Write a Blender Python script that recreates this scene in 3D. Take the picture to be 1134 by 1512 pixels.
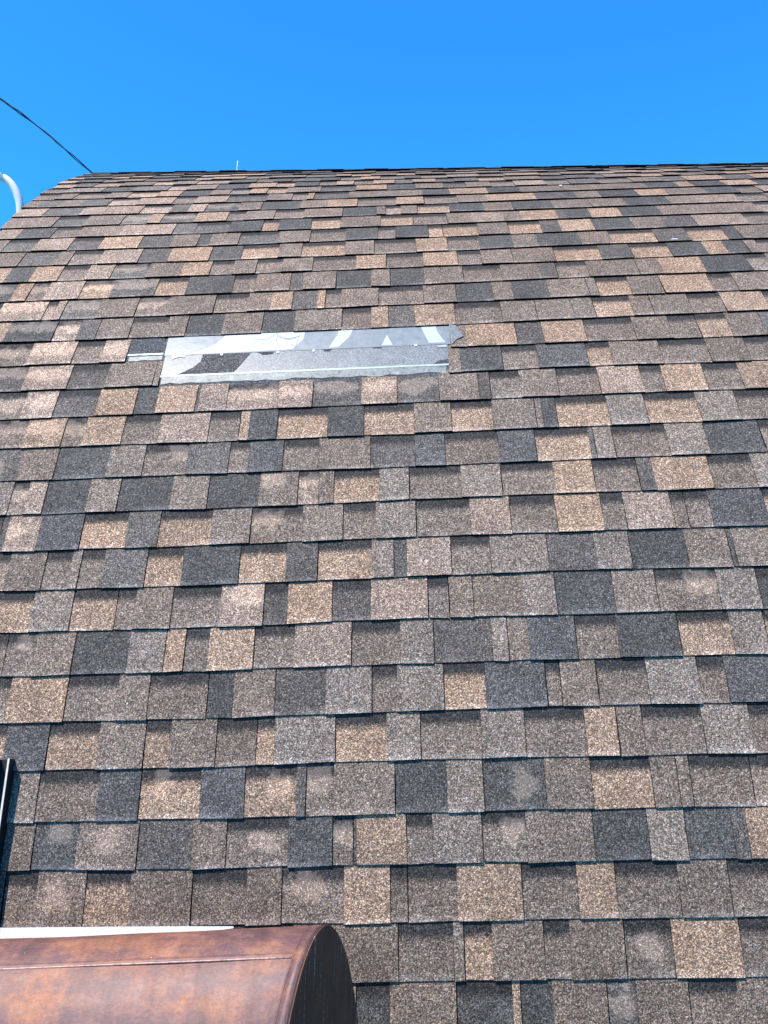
import bpy, math, random
from mathutils import Vector, Matrix, noise
R = math.radians
rnd = random.Random(7)
scene = bpy.context.scene
for o in list(bpy.data.objects):
    bpy.data.objects.remove(o)

# ------------------------------------------------------------------ camera
CAM_Z = 5.0
TILT = R(6.0)                       # the lens looks slightly upward
cam_data = bpy.data.cameras.new('camera')
cam = bpy.data.objects.new('camera', cam_data)
scene.collection.objects.link(cam)
cam.location = (0, 0, CAM_Z)
cam.rotation_euler = (R(90) + TILT, 0, 0)
cam_data.sensor_fit = 'VERTICAL'
cam_data.sensor_height = 36.0
cam_data.sensor_width = 27.0
cam_data.lens = 36.0 * 1204.56 / 1512.0
cam_data.clip_start = 0.05
cam_data.clip_end = 2000
scene.camera = cam

# ------------------------------------------------------------------ sky, sun, exposure
SUN_EL, SUN_AZ = R(60), R(-140)     # azimuth clockwise from +Y: behind the camera, to its left
world = bpy.data.worlds.new('World')
scene.world = world
world.use_nodes = True
wn, wl = world.node_tree.nodes, world.node_tree.links
wn.clear()
sky = wn.new('ShaderNodeTexSky')
sky.sky_type = 'NISHITA'
sky.sun_disc = False
sky.sun_elevation = SUN_EL
sky.sun_rotation = SUN_AZ
sky.altitude = 900
sky.air_density = 1.0
sky.dust_density = 0.0
sky.ozone_density = 4.0
hs = wn.new('ShaderNodeHueSaturation')
hs.inputs['Saturation'].default_value = 1.0
hs.inputs['Hue'].default_value = 0.5
bg = wn.new('ShaderNodeBackground')
bg.inputs['Strength'].default_value = 0.089
wo = wn.new('ShaderNodeOutputWorld')
wl.new(sky.outputs[0], hs.inputs['Color'])
tn = wn.new('ShaderNodeMix'); tn.data_type = 'RGBA'; tn.blend_type = 'MULTIPLY'
tn.inputs[0].default_value = 1.0
tn.inputs[7].default_value = (0.30, 1.58, 2.45, 1)     # the deep azure of the day
wl.new(hs.outputs[0], tn.inputs[6])
wl.new(tn.outputs[2], bg.inputs['Color'])
wl.new(bg.outputs[0], wo.inputs['Surface'])
sun_data = bpy.data.lights.new('sun', 'SUN')
sun_data.energy = 5.0
sun_data.angle = R(0.53)
sun_data.color = (1.0, 0.925, 0.84)
sun = bpy.data.objects.new('sun', sun_data)
scene.collection.objects.link(sun)
sd = Vector((math.sin(SUN_AZ) * math.cos(SUN_EL), math.cos(SUN_AZ) * math.cos(SUN_EL), math.sin(SUN_EL)))
sun.rotation_euler = sd.to_track_quat('Z', 'Y').to_euler()
sun.location = sd * 30
scene.view_settings.view_transform = 'Standard'
scene.view_settings.look = 'None'
scene.view_settings.exposure = 0.83
scene.view_settings.gamma = 1.0
scene.render.resolution_x, scene.render.resolution_y = 768, 1024

# ------------------------------------------------------------------ materials
K = 0.80                            # overall reflectance trim
class NT:
    def __init__(self, name):
        self.m = bpy.data.materials.new(name); self.m.use_nodes = True
        self.n = self.m.node_tree.nodes; self.l = self.m.node_tree.links
        self.b = self.n['Principled BSDF']; self.out = self.n['Material Output']
    def add(self, t, **kw):
        x = self.n.new(t)
        for k, v in kw.items(): setattr(x, k, v)
        return x
    def link(self, a, b): self.l.new(a, b)
    def val(self, sock, v):
        if isinstance(v, (int, float, tuple, list)): sock.default_value = v
        else: self.link(v, sock)
    def math(self, op, a, b=0.0, c=None, clamp=False):
        x = self.add('ShaderNodeMath', operation=op); x.use_clamp = clamp
        self.val(x.inputs[0], a); self.val(x.inputs[1], b)
        if c is not None: self.val(x.inputs[2], c)
        return x.outputs[0]
    def mix(self, f, a, b, blend='MIX'):
        x = self.add('ShaderNodeMix', data_type='RGBA', blend_type=blend)
        self.val(x.inputs[0], f); self.val(x.inputs[6], a); self.val(x.inputs[7], b)
        return x.outputs[2]
    def ramp(self, f, stops, interp='LINEAR'):
        x = self.add('ShaderNodeValToRGB'); x.color_ramp.interpolation = interp
        e = x.color_ramp.elements
        while len(e) < len(stops): e.new(0.5)
        for q, (p, c) in zip(e, stops):
            q.position = p; q.color = c if isinstance(c, tuple) else (c, c, c, 1)
        self.val(x.inputs[0], f)
        return x.outputs[0]
    def noise(self, vec, scale, detail=2, rough=0.5):
        x = self.add('ShaderNodeTexNoise'); self.link(vec, x.inputs['Vector'])
        x.inputs['Scale'].default_value = scale; x.inputs['Detail'].default_value = detail
        x.inputs['Roughness'].default_value = rough
        return x.outputs['Fac']
    def voro(self, vec, scale):
        x = self.add('ShaderNodeTexVoronoi'); self.link(vec, x.inputs['Vector'])
        x.inputs['Scale'].default_value = scale
        return x
    def pos(self): return self.add('ShaderNodeNewGeometry').outputs['Position']
    def bump(self, h, strength, dist):
        x = self.add('ShaderNodeBump'); x.inputs['Strength'].default_value = strength
        x.inputs['Distance'].default_value = dist; self.link(h, x.inputs['Height'])
        self.link(x.outputs[0], self.b.inputs['Normal']); return x
def c4(r, g, b): return (r, g, b, 1.0)

def granule_material():
    t = NT('mineral_granules')
    att = t.add('ShaderNodeAttribute', attribute_name='tint')
    sc = t.add('ShaderNodeAttribute', attribute_name='scuff')
    ex = t.add('ShaderNodeAttribute', attribute_name='exposure')
    p = t.pos()
    v = ex.outputs['Fac']
    big = t.noise(p, 9, 3, 0.6)
    mid = t.noise(p, 70, 3, 0.7)
    edge = t.noise(p, 330, 2, 0.7)
    # dark factory shadow band printed along the upper part of the exposed base layer
    wob = t.math('MULTIPLY', t.math('SUBTRACT', edge, 0.5), 0.34)
    bv = t.math('ADD', v, wob)
    bv2 = t.math('ADD', bv, t.math('MULTIPLY', t.math('SUBTRACT', mid, 0.5), 0.12))
    band = t.math('MULTIPLY', t.math('MULTIPLY', t.math('SUBTRACT', bv2, 0.65), 8.0, clamp=True), att.outputs['Alpha'])
    col = t.mix(band, att.outputs['Color'], c4(.045, .041, .038))
    # tonal drift over each piece
    k = t.math('ADD', t.math('MULTIPLY', mid, 0.5), t.math('MULTIPLY', big, 0.7))
    k = t.math('ADD', k, 0.40)
    kc = t.add('ShaderNodeCombineColor')
    for i in range(3): t.link(k, kc.inputs[i])
    col = t.mix(1.0, col, kc.outputs[0], 'MULTIPLY')
    # single granules: coarse clusters and fine grains, each with a random tone
    v1 = t.voro(p, 385); v2 = t.voro(p, 210)
    s1 = t.add('ShaderNodeSeparateColor'); t.link(v1.outputs['Color'], s1.inputs[0])
    s2 = t.add('ShaderNodeSeparateColor'); t.link(v2.outputs['Color'], s2.inputs[0])
    g1 = t.ramp(s1.outputs[0], [(0, .25), (.28, .53), (.60, .95), (.82, 1.42), (1, 2.5)])
    g2 = t.ramp(s2.outputs[0], [(0, .68), (.4, .86), (.75, 1.08), (1, 1.45)])
    col = t.mix(1.0, col, g1, 'MULTIPLY')
    col = t.mix(1.0, col, g2, 'MULTIPLY')
    hue = t.ramp(s1.outputs[1], [(0, c4(.86, .96, 1.12)), (.3, c4(.97, 1, 1.02)), (.7, c4(1.03, 1, .97)), (1, c4(1.2, .99, .80))])
    col = t.mix(1.0, col, hue, 'MULTIPLY')
    # pale dusty scuffs, each with its own outline
    sx = t.add('ShaderNodeSeparateXYZ'); t.link(sc.outputs['Vector'], sx.inputs[0])
    d = t.math('SQRT', t.math('ADD', t.math('POWER', t.math('ABSOLUTE', sx.outputs[0]), 2.0), t.math('POWER', t.math('ABSOLUTE', sx.outputs[1]), 2.0)))
    d = t.math('ADD', d, t.math('ADD', t.math('MULTIPLY', t.math('SUBTRACT', mid, 0.5), 1.4), t.math('MULTIPLY', t.math('SUBTRACT', t.noise(p, 26, 2, .5), 0.5), 2.6)))
    sm = t.math('MULTIPLY', t.math('MULTIPLY', t.math('SUBTRACT', 1.18, d), 2.2, clamp=True), sx.outputs[2])
    gain = t.mix(1.0, col, c4(1.80, 1.66, 1.54), 'MULTIPLY')
    pale = t.mix(0.26, gain, c4(.36, .28, .22))
    col = t.mix(t.math('MULTIPLY', sm, 0.95), col, pale)
    # worn lower lip: binder gone, paler stone left
    lip = t.math('MULTIPLY', t.math('SUBTRACT', 0.13, t.math('ADD', v, t.math('MULTIPLY', wob, 0.6))), 12.0, clamp=True)
    lip = t.math('MULTIPLY', lip, t.math('MULTIPLY', t.math('SUBTRACT', big, 0.40), 5.0, clamp=True))
    worn = t.mix(0.12, t.mix(1.0, col, c4(1.6, 1.58, 1.60), 'MULTIPLY'), c4(.45, .43, .42))
    col = t.mix(t.math('MULTIPLY', lip, 0.75), col, worn)
    t.link(t.mix(1.0, col, c4(K, K, K), 'MULTIPLY'), t.b.inputs['Base Color'])
    t.b.inputs['Roughness'].default_value = 0.72
    t.b.inputs['Specular IOR Level'].default_value = 0.12
    h = t.math('ADD', t.math('MULTIPLY', v1.outputs['Distance'], -0.6), t.math('MULTIPLY', s1.outputs[2], 0.5))
    t.bump(h, 0.75, 0.0016)
    return t.m

def plain(name, col, rough=0.6, metal=0.0, nscale=40, amt=0.25, bump=0.0, bdist=0.002, spec=0.5):
    t = NT(name); p = t.pos()
    n = t.noise(p, nscale, 4, 0.6)
    lo = tuple(K * c * (1 - amt) for c in col) + (1,); hi = tuple(K * min(1, c * (1 + amt)) for c in col) + (1,)
    t.link(t.ramp(n, [(0.3, lo), (0.7, hi)]), t.b.inputs['Base Color'])
    t.b.inputs['Specular IOR Level'].default_value = spec
    t.b.inputs['Roughness'].default_value = rough; t.b.inputs['Metallic'].default_value = metal
    if bump: t.bump(n, bump, bdist)
    return t.m

def copper_material():
    t = NT('weathered_copper'); p = t.pos()
    mp = t.add('ShaderNodeMapping'); mp.inputs['Scale'].default_value = (1, 1.6, 1.3); t.link(p, mp.inputs[0]); q = mp.outputs[0]
    big = t.noise(q, 5.0, 6, 0.68); mid = t.noise(q, 17, 6, 0.72); fine = t.noise(q, 140, 4, 0.75)
    vor = t.voro(q, 3.0).outputs['Distance']
    f = t.math('ADD', t.math('MULTIPLY', big, 0.75), t.math('MULTIPLY', mid, 0.45))
    col = t.ramp(f, [(.45, c4(.098, .054, .054)), (.54, c4(.155, .074, .064)), (.61, c4(.215, .092, .066)), (.68, c4(.33, .128, .062)), (.79, c4(.45, .205, .085))])
    col = t.mix(t.math('MULTIPLY', t.math('SUBTRACT', mid, 0.5), 2.8, clamp=True), col, c4(.205, .135, .122))
    sp = t.ramp(fine, [(.3, .70), (.55, 1.0), (.8, 1.32)])
    col = t.mix(1.0, col, sp, 'MULTIPLY')
    run = t.add('ShaderNodeMapping'); run.inputs['Scale'].default_value = (34, 3.0, 3.0); t.link(p, run.inputs[0])
    rs = t.ramp(t.noise(run.outputs[0], 1.0, 4, .65), [(.35, .82), (.55, 1.0), (.75, 1.14)])
    col = t.mix(1.0, col, rs, 'MULTIPLY')
    v = t.voro(p, 60); s = t.add('ShaderNodeSeparateColor'); t.link(v.outputs['Color'], s.inputs[0])
    dot = t.math('MULTIPLY', t.math('GREATER_THAN', s.outputs[0], 0.985), t.math('LESS_THAN', v.outputs['Distance'], 0.06))
    col = t.mix(dot, col, c4(.7, .62, .55))
    t.link(t.mix(1.0, col, c4(K, K, K), 'MULTIPLY'), t.b.inputs['Base Color'])
    t.b.inputs['Metallic'].default_value = 0.08
    t.link(t.ramp(big, [(.3, .50), (.7, .68)]), t.b.inputs['Roughness'])
    t.bump(t.math('ADD', mid, t.math('MULTIPLY', fine, 0.3)), 0.25, 0.004)
    return t.m

def end_panel_material():
    t = NT('tarnished_end_panel'); p = t.pos()
    mp = t.add('ShaderNodeMapping'); mp.inputs['Scale'].default_value = (70, 70, 2.2); t.link(p, mp.inputs[0])
    st = t.noise(mp.outputs[0], 1.0, 4, 0.6)
    lo = t.noise(p, 8, 3, 0.6); brk = t.noise(p, 120, 3, 0.8)
    m = t.math('MULTIPLY', t.math('MULTIPLY', t.math('SUBTRACT', st, 0.57), 12, clamp=True), t.math('MULTIPLY', t.math('SUBTRACT', brk, 0.47), 7, clamp=True))
    sx = t.add('ShaderNodeSeparateXYZ'); t.link(p, sx.inputs[0])
    base = t.ramp(lo, [(.3, c4(.085, .036, .022)), (.7, c4(.135, .055, .032))])
    t.link(t.mix(t.math('MULTIPLY', m, .8), base, c4(.36, .38, .33)), t.b.inputs['Base Color'])
    t.b.inputs['Roughness'].default_value = 0.7; t.b.inputs['Specular IOR Level'].default_value = 0.15
    return t.m

M = {}
M['gran'] = granule_material()
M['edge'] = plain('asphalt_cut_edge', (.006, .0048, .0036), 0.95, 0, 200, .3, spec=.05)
M['felt'] = plain('black_felt', (.018, .018, .019), 0.9, 0, 80, .3)
M['copper'] = copper_material()
M['endp'] = end_panel_material()
M['flash'] = plain('white_flashing', (.80, .80, .78), 0.45, 0, 160, .12, .3, .001)
M['white'] = plain('white_paint', (.78, .78, .77), 0.4, 0, 30, .05)
M['cable'] = plain('black_insulation', (.010, .011, .016), 0.5, 0, 60, .2)
M['cablepale'] = plain('bare_strand', (.45, .43, .42), 0.4, .4, 60, .2)
M['trimdark'] = plain('dark_bronze_metal', (.012, .012, .013), 0.5, .3, 90, .25)
M['trimpale'] = plain('pale_trim_lip', (.62, .55, .45), 0.45, .0, 90, .2)
M['film'] = plain('release_film', (.205, .222, .222), 0.33, 0, 35, .16, .35, .002)
M['filmwhite'] = plain('white_film_print', (.44, .45, .45), 0.35, 0, 50, .07)
M['ink'] = plain('grey_print_ink', (.17, .19, .21), 0.5, 0, 50, .05)
M['glue'] = plain('sealant_line', (.40, .47, .45), 0.35, 0, 220, .45, .4, .001)
M['wall'] = plain('painted_wall', (.42, .40, .37), 0.8, 0, 12, .12, .2)
M['ground'] = plain('dry_grass', (.09, .10, .05), 0.95, 0, 3, .4, .3, .03)

def hazefilm_material():
    t = NT('film_over_granules'); p = t.pos()
    v1 = t.voro(p, 330); s = t.add('ShaderNodeSeparateColor'); t.link(v1.outputs['Color'], s.inputs[0])
    n = t.noise(p, 12, 3, .6); n2 = t.noise(p, 90, 3, .7)
    g = t.ramp(s.outputs[0], [(0, c4(.066, .074, .075)), (.5, c4(.105, .116, .117)), (1, c4(.20, .21, .205))])
    k = t.ramp(t.math('ADD', t.math('MULTIPLY', n, .6), t.math('MULTIPLY', n2, .4)), [(.3, .82), (.7, 1.18)])
    t.link(t.mix(1.0, g, k, 'MULTIPLY'), t.b.inputs['Base Color'])
    t.b.inputs['Roughness'].default_value = .4
    t.bump(s.outputs[1], .4, .001)
    return t.m
M['haze'] = hazefilm_material()
def ragged_material():
    t = NT('torn_sealant'); p = t.pos()
    n = t.noise(p, 95, 4, .75); n2 = t.noise(p, 22, 3, .6)
    f = t.math('ADD', t.math('MULTIPLY', n, .6), t.math('MULTIPLY', n2, .4))
    t.link(t.ramp(f, [(.38, c4(.03, .032, .032)), (.46, c4(.10, .115, .11)), (.57, c4(.15, .165, .155)), (.70, c4(.36, .385, .36))]), t.b.inputs['Base Color'])
    t.b.inputs['Roughness'].default_value = .5
    t.bump(n, .5, .002)
    return t.m
M['ragged'] = ragged_material()

# ------------------------------------------------------------------ the curved roof surface
S = 0.143                            # exposure of one shingle course, metres
YAW, ROLL, H0, D0, T0, XR = -0.010611092515149016, 0.014107621408833619, -1.2833057716507275, 2.2450727526190395, 0.2652901374194163, -1.8680396769449101
KS = (0.7727193615793218, 0.181622220843484, -0.07815103316226647)
GA = (0.10702893010580096, -0.09277034899379938, 0.044558722229728016, -0.0057301927846224055)
AX = Vector((math.cos(YAW) * math.cos(ROLL), math.cos(YAW) * math.sin(ROLL), math.sin(YAW)))
BX = (Vector((0, 1, 0)) - AX * AX.y).normalized()
CX = AX.cross(BX)
SMIN, SMAX, DS = -1.6, 7.2, 0.01
def theta(s):
    u = s / (32 * S); u1 = min(u, 1.02); u1 = max(u1, -0.15)
    t = T0 + sum(k * u1 ** (i + 1) for i, k in enumerate(KS))
    if u > 1.02: t += (u - 1.02) * 32 * S * 0.62
    if u < -0.15: t += (u + 0.15) * 0.2
    return min(t, R(128))
NSAMP = int(round((SMAX - SMIN) / DS)) + 1
PH = [0.0] * NSAMP; PD = [0.0] * NSAMP
for i in range(1, NSAMP):
    a, b = theta(SMIN + DS * (i - 1)), theta(SMIN + DS * i)
    PH[i] = PH[i - 1] + DS * (math.cos(a) + math.cos(b)) / 2
    PD[i] = PD[i - 1] + DS * (math.sin(a) + math.sin(b)) / 2
i0 = int(round(-SMIN / DS)); ph0, pd0 = PH[i0], PD[i0]
PH = [h - ph0 + H0 for h in PH]; PD = [d - pd0 + D0 for d in PD]
CT, ST = math.cos(TILT), math.sin(TILT)
def world_of(c):                     # house frame (right, up, away) -> world
    return Vector((c.x, c.z * CT - c.y * ST, CAM_Z + c.z * ST + c.y * CT))
def raw(X, s):
    t = (s - SMIN) / DS; i = max(0, min(NSAMP - 2, int(t))); f = t - i
    h = PH[i] * (1 - f) + PH[i + 1] * f; d = PD[i] * (1 - f) + PD[i + 1] * f
    u = max(-0.1, min(s / (32 * S), 1.05))
    A = AX + BX * (GA[0] * u + GA[1] * u * u) + CX * (GA[2] * u + GA[3] * u * u)
    return world_of(BX * h + CX * d + A * X)
def normal(X, s):
    e = 0.02
    n = (raw(X + e, s) - raw(X - e, s)).cross(raw(X, s + e) - raw(X, s - e)).normalized()
    return n
def surf(X, s, h=0.0):
    return raw(X, s) + normal(X, s) * h
RAKE = XR                            # the left rake edge of the roof
RIGHT = 3.4
TOP_COURSE = 36

LINES={0:[(-0.111,-0.0066),(0.503,-0.0026),(1.01,-0.0021)],1:[(-1.12,0.1407),(-0.548,0.14),(-0.054,0.1413),(0.514,0.145),(1.031,0.1445)],2:[(-1.1,0.2925),(-0.556,0.2885),(-0.033,0.2919),(0.527,0.2917),(1.053,0.2898)],3:[(-1.137,0.4237),(-0.564,0.4238),(-0.012,0.4267),(0.539,0.4288),(1.076,0.4275)],4:[(-1.139,0.5713),(-0.573,0.5687),(-0.01,0.5758),(0.552,0.573),(1.101,0.569)],5:[(-1.202,0.7138),(-0.584,0.7102),(-0.008,0.7158),(0.567,0.7189),(1.128,0.7144)],6:[(-1.227,0.8591),(-0.595,0.8566),(-0.006,0.861),(0.582,0.8595),(1.157,0.8577)],7:[(-1.253,1.0025),(-0.606,0.9973),(-0.026,1.0052),(0.598,1.0017),(1.186,1.0006)],8:[(-1.281,1.1458),(-0.619,1.1422),(-0.003,1.1473),(0.615,1.1501),(1.218,1.1416)],9:[(-1.31,1.2903),(-0.633,1.2875),(-0.001,1.2892),(0.632,1.2883),(1.251,1.2855)],10:[(-1.341,1.4333),(-0.647,1.4277),(0.001,1.4324),(0.59,1.4357),(1.286,1.4289)],11:[(-1.374,1.5746),(-0.662,1.5719),(0.003,1.5687),(0.669,1.5712),(1.322,1.5715)],12:[(-1.408,1.7199),(-0.678,1.7129),(0.004,1.713),(0.688,1.7151),(1.36,1.7162)],13:[(-1.443,1.8581),(-0.694,1.8583),(0.006,1.8596),(0.71,1.8643),(1.399,1.8598)],14:[(-1.481,2.0035),(-0.878,2.0005),(0.214,2.0048),(0.664,2.011),(1.44,2.0017)],15:[(-1.519,2.144),(-1.019,2.142),(0.248,2.1471),(0.752,2.147),(1.481,2.141)],16:[(-1.559,2.2884),(-0.748,2.2814),(0.011,2.2822),(0.775,2.2896),(1.527,2.2937)],17:[(-1.6,2.4279),(-0.768,2.4252),(0.013,2.4312),(0.799,2.4348),(1.57,2.4301)],18:[(-1.643,2.5707),(-0.788,2.5684),(0.014,2.5724),(0.823,2.5797),(1.617,2.5725)],19:[(-1.691,2.7229),(-0.81,2.7186),(0.016,2.7189),(0.847,2.7164),(1.666,2.7212)],20:[(-1.737,2.8668),(-0.83,2.8498),(0.017,2.8493),(0.872,2.8588),(1.71,2.8502)],21:[(-1.786,3.0127),(-0.853,2.9951),(0.018,2.9982),(0.897,2.9986),(1.765,3.0032)],22:[(-1.836,3.1565),(-0.873,3.138),(0.02,3.1414),(0.925,3.1487),(1.816,3.1444)],23:[(-1.854,3.2876),(-0.896,3.2823),(0.021,3.291),(0.951,3.2873),(1.87,3.2902)],24:[(-1.866,3.444),(-0.919,3.4267),(0.022,3.4281),(0.98,3.4342),(1.923,3.4314)],25:[(-1.883,3.585),(-0.946,3.571),(0.024,3.5749),(1.008,3.5754),(1.98,3.5755)],26:[(-1.881,3.7268),(-0.975,3.7159),(0.025,3.7182),(2.031,3.7152)],27:[(-1.883,3.8699),(-0.995,3.853),(0.026,3.868),(2.113,3.8705)]}
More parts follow.
